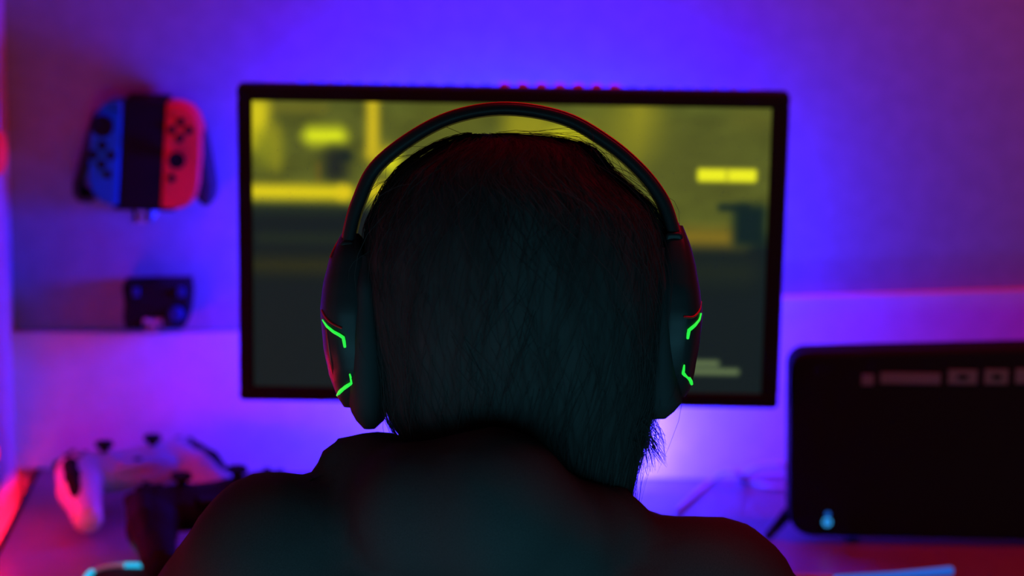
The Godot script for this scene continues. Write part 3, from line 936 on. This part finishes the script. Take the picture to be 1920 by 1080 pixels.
func person() -> void:
	var sl := P(508, 1050, -1.665)                         # shoulder joints
	var sr := P(1334, 1128, -1.665)
	var el := Vector3(-0.255, 0.80, -1.78)
	var er := Vector3(0.235, 0.79, -1.79)
	var wl := Vector3(-0.165, DESK + 0.046, -1.985)
	var wr := Vector3(0.175, DESK + 0.046, -1.995)
	var neck := P(985, 960, -1.71)
	var skull := P(968, 560, HEAD_Z) + Vector3(0, 0, -0.014)
	var hip := Vector3(0.0, 0.56, -1.53)
	var t := thing("person", "seated person in a black hoodie seen from behind, wearing a headset", "person", Vector3(0, 0, -1.6))
	# body: one surface
	var kn := [Vector3(-0.12, 0.53, -1.97), Vector3(0.12, 0.53, -1.97)]
	var b := [
		[neck + Vector3(0, -0.06, 0.01), neck + Vector3(-0.006, 0.09, -0.015), 0.058, 0.05],
		[Vector3(-0.085, 0.86, -1.655), Vector3(-0.07, 0.66, -1.58), 0.082, 0.078], [Vector3(0.075, 0.86, -1.655), Vector3(0.07, 0.66, -1.58), 0.082, 0.078],
		[Vector3(-0.07, 0.68, -1.58), hip + Vector3(-0.07, 0, 0), 0.08, 0.088], [Vector3(0.07, 0.68, -1.58), hip + Vector3(0.07, 0, 0), 0.08, 0.088],
		[sl, sr, 0.04, 0.04], [sl + Vector3(0.06, 0, 0), neck + Vector3(-0.03, -0.02, 0.015), 0.045, 0.045], [sr + Vector3(-0.06, 0, 0), neck + Vector3(0.03, -0.02, 0.015), 0.045, 0.045],
		[sl, el, 0.042, 0.032], [el, wl, 0.033, 0.022], [sr, er, 0.042, 0.032], [er, wr, 0.033, 0.022]]
	for s in 2:
		var sx := -1.0 if s == 0 else 1.0
		b.append([hip + Vector3(0.08 * sx, -0.02, 0), kn[s], 0.078, 0.055])
		b.append([kn[s], Vector3(0.13 * sx, 0.09, -1.93), 0.054, 0.036])
		b.append([Vector3(0.13 * sx, 0.045, -1.90), Vector3(0.14 * sx, 0.04, -2.07), 0.036, 0.028])
	var skin := Shape.new().nets(b, 0.012, 0.03)
	# head on a finer grid
	var hd := [
		[skull + Vector3(0, 0.022, 0.018), skull + Vector3(0, 0.020, -0.022), 0.066, 0.066], [skull + Vector3(0, 0.0, -0.03), skull + Vector3(0, -0.05, -0.04), 0.062, 0.048],
		[skull + Vector3(-0.02, -0.075, -0.045), skull + Vector3(0.02, -0.075, -0.045), 0.034, 0.034], [skull + Vector3(0, -0.088, -0.072), skull + Vector3(0, -0.09, -0.066), 0.018, 0.018],
		[skull + Vector3(0, 0.006, -0.09), skull + Vector3(0, -0.026, -0.112), 0.007, 0.0105], [skull + Vector3(-0.009, -0.03, -0.1), skull + Vector3(0.009, -0.03, -0.1), 0.008, 0.008],
		[skull + Vector3(-0.018, -0.055, -0.088), skull + Vector3(0.018, -0.055, -0.088), 0.008, 0.008],
		[skull + Vector3(-0.045, 0.022, -0.075), skull + Vector3(0.045, 0.022, -0.075), 0.014, 0.014],
		[skull + Vector3(-0.076, 0.012, 0.002), skull + Vector3(-0.074, -0.028, -0.006), 0.011, 0.008], [skull + Vector3(0.076, 0.012, 0.002), skull + Vector3(0.074, -0.028, -0.006), 0.011, 0.008],
		[skull + Vector3(0, -0.04, 0.015), neck + Vector3(-0.006, 0.03, -0.01), 0.05, 0.052]]
	skin.nets(hd, 0.0045, 0.014)
	for s in [[wl, -1.0], [wr, 1.0]]:
		hand(skin, s[0], s[1])
	part("body", skin, M.skin, t)
	for sx in [-1.0, 1.0]:
		part("eye", Shape.new().lathe(skull + Vector3(0.031 * sx, 0.006, -0.082), Vector3(0, 0, -1), [[0.0115, 0.0], [0.011, 0.004], [0.008, 0.008], [0.004, 0.0105], [0, 0.0112]], 16), M.white_plastic, t)
	# clothes
	var folds := FastNoiseLite.new()
	folds.seed = 21
	folds.frequency = 0.11
	var hl := P(712, 912, -1.69)
	var hm := P(930, 955, -1.615)
	var hr := P(1112, 1000, -1.66)
	var c := [
		[Vector3(-0.085, 0.86, -1.655), Vector3(-0.07, 0.66, -1.58), 0.097, 0.095], [Vector3(0.075, 0.86, -1.655), Vector3(0.07, 0.66, -1.58), 0.097, 0.095],
		[Vector3(-0.07, 0.68, -1.58), hip + Vector3(-0.07, 0, 0), 0.095, 0.1], [Vector3(0.07, 0.68, -1.58), hip + Vector3(0.07, 0, 0), 0.095, 0.1],
		[sl, sr, 0.052, 0.052], [sl + Vector3(0.012, -0.004, 0), neck + Vector3(-0.05, -0.028, 0.01), 0.051, 0.05], [sr + Vector3(-0.012, 0, 0), neck + Vector3(0.06, -0.04, 0.01), 0.051, 0.042],
		[sl, el, 0.053, 0.045], [el, wl, 0.045, 0.034], [sr, er, 0.053, 0.045], [er, wr, 0.045, 0.034],
		[hl, P(790, 960, -1.63), 0.0345, 0.042], [P(790, 960, -1.63), hm, 0.042, 0.048], [hm, P(1040, 1010, -1.635), 0.048, 0.04], [P(1040, 1010, -1.635), hr, 0.04, 0.034],
		[hl, P(740, 930, -1.755), 0.0345, 0.03], [hr, P(1110, 1010, -1.75), 0.034, 0.03], [P(625, 852, -1.69), P(680, 900, -1.69), 0.007, 0.02]]
	part("hoodie", Shape.new().nets(c, 0.010, 0.016, folds, 0.0035), M.hoodie_cloth, t, "black hoodie with the hood folded down")
	c = []
	for s in 2:
		var sx := -1.0 if s == 0 else 1.0
		c.append([hip + Vector3(0.07 * sx, -0.01, 0), kn[s], 0.094, 0.068])
		c.append([kn[s], Vector3(0.13 * sx, 0.11, -1.93), 0.067, 0.05])
	part("trousers", Shape.new().nets(c, 0.014, 0.03, folds, 0.003), M.trousers_cloth, t)
	for s in 2:
		var sx := -1.0 if s == 0 else 1.0
		part("shoe", Shape.new().nets([[Vector3(0.13 * sx, 0.05, -1.90), Vector3(0.14 * sx, 0.04, -2.07), 0.046, 0.038]], 0.012, 0.02), M.black_rubber, t)
	# hair
	var rows := hair_rows()
	var fn := FastNoiseLite.new()
	fn.seed = 5
	fn.frequency = 0.35
	var cap := part("hair", Shape.new().loft(rows, 72, 2.05, fn, 0.0035, 0.195, HEAD_Z), M.hair_black, t, "short black hair")
	var rng := RandomNumberGenerator.new()
	rng.seed = 77
	var st := Shape.new()
	for i in 3000:
		var v := pow(rng.randf(), 0.9) * 0.92
		var a := rng.randf_range(-0.25, PI + 0.25)
		if i % 3 == 0: a = rng.randf_range(0, TAU)
		if i % 4 == 0: v = rng.randf() * 0.35
		if v > 0.5 and sin(a) < -0.3: continue
		var fly := rng.randf()
		var peak := 0.0012 + 0.003 * fly * fly
		if fly > 0.96: peak = rng.randf_range(0.007, 0.016)
		var run := rng.randf_range(0.10, 0.3)
		var drift := rng.randf_range(-0.35, 0.35)
		var curl := rng.randf_range(-1.0, 1.0)
		var pts := []
		for k in 7:
			var s := k / 6.0
			pts.append(on_hair(rows, v + run * s, a + drift * s + curl * 0.08 * s * s, 0.0005 + peak * sin(PI * minf(s * 0.8 + 0.05, 1.0)) + (peak * 0.8 * s * s if v > 0.55 else 0.0)))
		var w := rng.randf_range(0.00010, 0.0002)
		st.tube(pts, [w, w, w, w, w * 0.9, w * 0.7, w * 0.3], 3)
	for i in 260:                                          # locks turned out at the nape
		var p0 := P(rng.randf_range(1168, 1204), rng.randf_range(740, 830), HEAD_Z + rng.randf_range(-0.01, 0.04))
		var far := pow(rng.randf(), 1.5)
		var p2 := P(1190 + 62 * far, rng.randf_range(845, 905) - 30 * far, HEAD_Z + rng.randf_range(-0.01, 0.05))
		var p1 := (p0 + p2) / 2 + Vector3(0.006 * rng.randf_range(-0.4, 1.0), 0.003, 0)
		var w := rng.randf_range(0.00012, 0.00028)
		st.tube(smooth([p0, p1, p2], 3), [w, w, w, w * 0.9, w * 0.8, w * 0.6, w * 0.3], 3)
	for i in 30:
		var p0 := P(rng.randf_range(775, 800), rng.randf_range(760, 800), HEAD_Z + rng.randf_range(0.0, 0.05))
		var p2 := P(rng.randf_range(755, 795), rng.randf_range(815, 850), HEAD_Z + rng.randf_range(0.0, 0.05))
		var w := rng.randf_range(0.00012, 0.00024)
		st.tube(smooth([p0, (p0 + p2) / 2 + Vector3(-0.002, 0, 0), p2], 3), [w, w, w, w * 0.9, w * 0.8, w * 0.6, w * 0.3], 3)
	part("strands", st, M.hair_black, cap).set_meta("kind", "stuff")
	# stool under the person
	var q := Vector3(0, 0, -1.52)
	t = thing("stool", "round black stool under the seated person", "stool", q)
	part("seat", Shape.new().lathe(q, Vector3.UP, [[0, 0.39], [0.19, 0.39], [0.2, 0.41], [0.195, 0.435], [0.17, 0.445], [0, 0.447]], 32), M.black_leather, t)
	part("post", Shape.new().tube([q + Vector3(0, 0.05, 0), q + Vector3(0, 0.39, 0)], 0.025, 14), M.steel, t)
	part("base", Shape.new().lathe(q, Vector3.UP, [[0, 0.0], [0.2, 0.0], [0.2, 0.015], [0.05, 0.045], [0.03, 0.06], [0, 0.06]], 32), M.steel, t)

func hand(s: Shape, w: Vector3, side: float) -> void:     # relaxed hand lying on the pad, palm down
	var y := DESK + 0.0175
	var b := []
	var k := []
	for i in 4:
		k.append(w + Vector3((-0.03 + 0.02 * i) * side * -1.0, 0, -0.085 - [0.0, 0.006, 0.004, -0.004][i]))
		k[i].y = y + 0.012
		b.append([w + Vector3((-0.015 + 0.01 * i) * side * -1.0, 0, 0.0), k[i], 0.0155, 0.0125])
	var lens := [0.066, 0.075, 0.070, 0.056]
	for i in 4:
		var d := Vector3((-0.1 + 0.08 * i) * side * -1.0, 0, -1).normalized()
		var p1: Vector3 = k[i] + d * lens[i] * 0.45 + Vector3(0, 0.006, 0)
		var p2: Vector3 = p1 + d * lens[i] * 0.32 + Vector3(0, -0.012, 0)
		var p3: Vector3 = p2 + d * lens[i] * 0.20 + Vector3(0, -0.010, 0)
		b.append([k[i], p1, 0.0098, 0.009])
		b.append([p1, p2, 0.009, 0.0082])
		b.append([p2, p3, 0.0082, 0.0072])
	var th := w + Vector3(0.022 * side * -1.0 * -1.0 * -1.0, -0.004, -0.025)
	var t1 := th + Vector3(-0.026 * side, -0.004, -0.032)
	var t2 := t1 + Vector3(-0.008 * side, -0.004, -0.03)
	b.append([th, t1, 0.0145, 0.0108])
	b.append([t1, t2, 0.0105, 0.0085])
	s.nets(b, 0.0035, 0.006)

# ---------------------------------------------------------------- the headset
func cup_rows(px: Array) -> Array:
	var out := []
	for i in 22:
		var py: float = lerpf(px[0][0], px[px.size() - 1][0], i / 21.0)
		var r := rows_at(px, py)
		var l := P(r[1], py, HEAD_Z)
		var q := P(r[2], py, HEAD_Z)
		out.append([(l.y + q.y) / 2, l.x, q.x, HEAD_Z - r[3], HEAD_Z + r[3]])
	return out

func on_cup(rows: Array, px: float, py: float, lift: float, power: float) -> Vector3:   # the cup's rear face below a pixel
	var p := P(px, py, HEAD_Z)
	var best: Array = rows[0]
	for r in rows:
		if absf(r[0] - p.y) < absf(best[0] - p.y): best = r
	var z := HEAD_Z
	for i in 6:
		var x := P(px, py, z).x
		var u := clampf((x - (best[1] + best[2]) / 2) / ((best[2] - best[1]) / 2), -0.99, 0.99)
		z = HEAD_Z + (best[4] - HEAD_Z) * pow(1.0 - pow(absf(u), power), 1.0 / power)
	return P(px, py, z + lift)

func headset() -> void:
	var t := thing("headset", "black headset with green light strips worn on the head", "headset", P(960, 620, HEAD_Z))
	# headband
	var outer := [[644, 462], [650, 425], [664, 377], [697, 310], [768, 251], [852, 210], [952, 195.5], [1060, 214], [1143, 260], [1206, 314], [1247, 368], [1266, 418], [1272, 452]]
	var pts := []
	for o in outer:
		pts.append(P(o[0], o[1], HEAD_Z))
	var path := smooth(pts, 7)
	var s := Shape.new()
	var m := path.size()
	var sec := [[0.0, 0.0155, 1.0, 0.25], [-0.0012, 0.0170, 0.5, 0.85], [-0.0058, 0.0170, -0.5, 0.85], [-0.0072, 0.0150, -1.0, 0.25], [-0.0072, -0.0150, -1.0, -0.25], [-0.0058, -0.0170, -0.5, -0.85], [-0.0012, -0.0170, 0.5, -0.85], [0.0, -0.0155, 1.0, -0.25]]
	var back := Vector3(0, 0.205, 1).normalized()
	var first := []
	for i in m:
		var d: Vector3 = (path[mini(i + 1, m - 1)] - path[maxi(i - 1, 0)]).normalized()
		var o := Vector3(-d.y, d.x, 0)                     # outwards
		first.append(s.v.size())
		for q in sec:
			s.vert(path[i] + o * q[0] + back * q[1], (o * q[2] + back * q[3]).normalized())
	for i in m - 1:
		for k in 8:
			var l := (k + 1) % 8
			s.quad(first[i] + k, first[i] + l, first[i + 1] + l, first[i + 1] + k)
	var band := part("headband", s, M.black_gloss, t)
	# thin red tube: painted highlight of the red lamp on the upper rear rim
	var rim_glint := []
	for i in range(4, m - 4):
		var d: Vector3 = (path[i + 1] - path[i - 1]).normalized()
		rim_glint.append(path[i] + Vector3(-d.y, d.x, 0) * 0.0002 + back * 0.0135)
	part("rim_glint", Shape.new().tube(rim_glint, 0.0010, 6), M.glint_and_plus_red, band, "red lamp highlight painted as a thin line on the band")
	# ear cups: pixel rows y, outer x, inner x, half depth
	var lpx := [[438, 641, 674, 0.010], [450, 634, 684, 0.016], [470, 624, 694, 0.023], [490, 617, 700, 0.028], [540, 606, 702, 0.036], [580, 602, 704, 0.040], [650, 608, 708, 0.041], [700, 618, 712, 0.038], [735, 630, 714, 0.030], [756, 639, 712, 0.020], [763, 645, 706, 0.014]]
	var rpx := [[423, 1247, 1280, 0.010], [438, 1238, 1286, 0.016], [465, 1228, 1296, 0.024], [500, 1222, 1304, 0.031], [545, 1219, 1311, 0.038], [590, 1217, 1316, 0.041], [640, 1215, 1310, 0.041], [690, 1212, 1302, 0.037], [720, 1210, 1296, 0.030], [736, 1208, 1290, 0.020], [743, 1212, 1284, 0.014]]
	var lrows := cup_rows(lpx)
	var rrows := cup_rows(rpx)
	var lc := part("ear_cup", Shape.new().loft(lrows, 40, 2.8, null, 0.0, LEAN, HEAD_Z), M.black_gloss, t)
	var rc := part("ear_cup", Shape.new().loft(rrows, 40, 2.8, null, 0.0, LEAN, HEAD_Z), M.black_gloss, t)
	part("ear_cushion", Shape.new().loft(cup_rows([[480, 668, 712, 0.024], [540, 658, 722, 0.038], [640, 652, 728, 0.044], [720, 650, 728, 0.042], [765, 656, 726, 0.036], [785, 667, 722, 0.030], [798, 675, 712, 0.022], [803, 682, 704, 0.014]]), 32, 2.3, null, 0.0, LEAN, HEAD_Z), M.black_leather, t)
	part("ear_cushion", Shape.new().loft(cup_rows([[465, 1212, 1254, 0.024], [540, 1205, 1262, 0.038], [640, 1200, 1268, 0.044], [720, 1198, 1276, 0.042], [752, 1200, 1278, 0.038], [770, 1202, 1264, 0.032], [780, 1205, 1257, 0.024], [784, 1212, 1248, 0.014]]), 32, 2.3, null, 0.0, LEAN, HEAD_Z), M.black_leather, t)
	# slider caps where the band enters the cups
	for q in [[640, 441, 668, 470], [1244, 425, 1278, 455]]:
		var lo := P(q[0], q[3], HEAD_Z)
		var hi := P(q[2], q[1], HEAD_Z)
		part("slider", Shape.new().box(Vector3(lo.x, lo.y, HEAD_Z - 0.019), Vector3(hi.x, hi.y, HEAD_Z + 0.019), 0.002), M.black_gloss, t)
	# green light strips
	for g in [[lc, lrows, [[605, 600], [613, 612], [625, 622], [636, 628], [643.5, 633], [645, 640], [646.5, 650]]], [lc, lrows, [[656, 702], [658, 710], [659.5, 718], [652, 723], [643, 729], [636, 736], [633, 741]]],
			[rc, rrows, [[1314.5, 588], [1311, 600], [1304, 609], [1297, 615], [1292, 619], [1290.5, 627], [1289.5, 634]]], [rc, rrows, [[1283, 685], [1282, 693], [1281, 700], [1287, 706], [1292, 710], [1296, 716], [1297, 720]]]]:
		var line := []
		for q in g[2]: line.append(on_cup(g[1], q[0], q[1], 0.0014, 2.8))
		part("led_strip", Shape.new().tube(line, [0.0006, 0.0009, 0.0011, 0.0012, 0.0013, 0.0012, 0.0010], 6), M.green_led, g[0], "glowing green light strip")
	# red light catching the cup edges, painted as thin tubes
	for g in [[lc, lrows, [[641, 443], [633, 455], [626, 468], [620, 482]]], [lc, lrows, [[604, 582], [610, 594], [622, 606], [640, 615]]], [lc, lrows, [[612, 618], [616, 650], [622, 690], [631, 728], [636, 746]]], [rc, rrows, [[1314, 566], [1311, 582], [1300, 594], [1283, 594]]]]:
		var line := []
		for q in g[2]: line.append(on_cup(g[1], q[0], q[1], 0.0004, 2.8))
		part("edge_glint", Shape.new().tube(smooth(line, 4), 0.0008, 6), M.glint_and_plus_red, g[0], "painted red edge highlight")
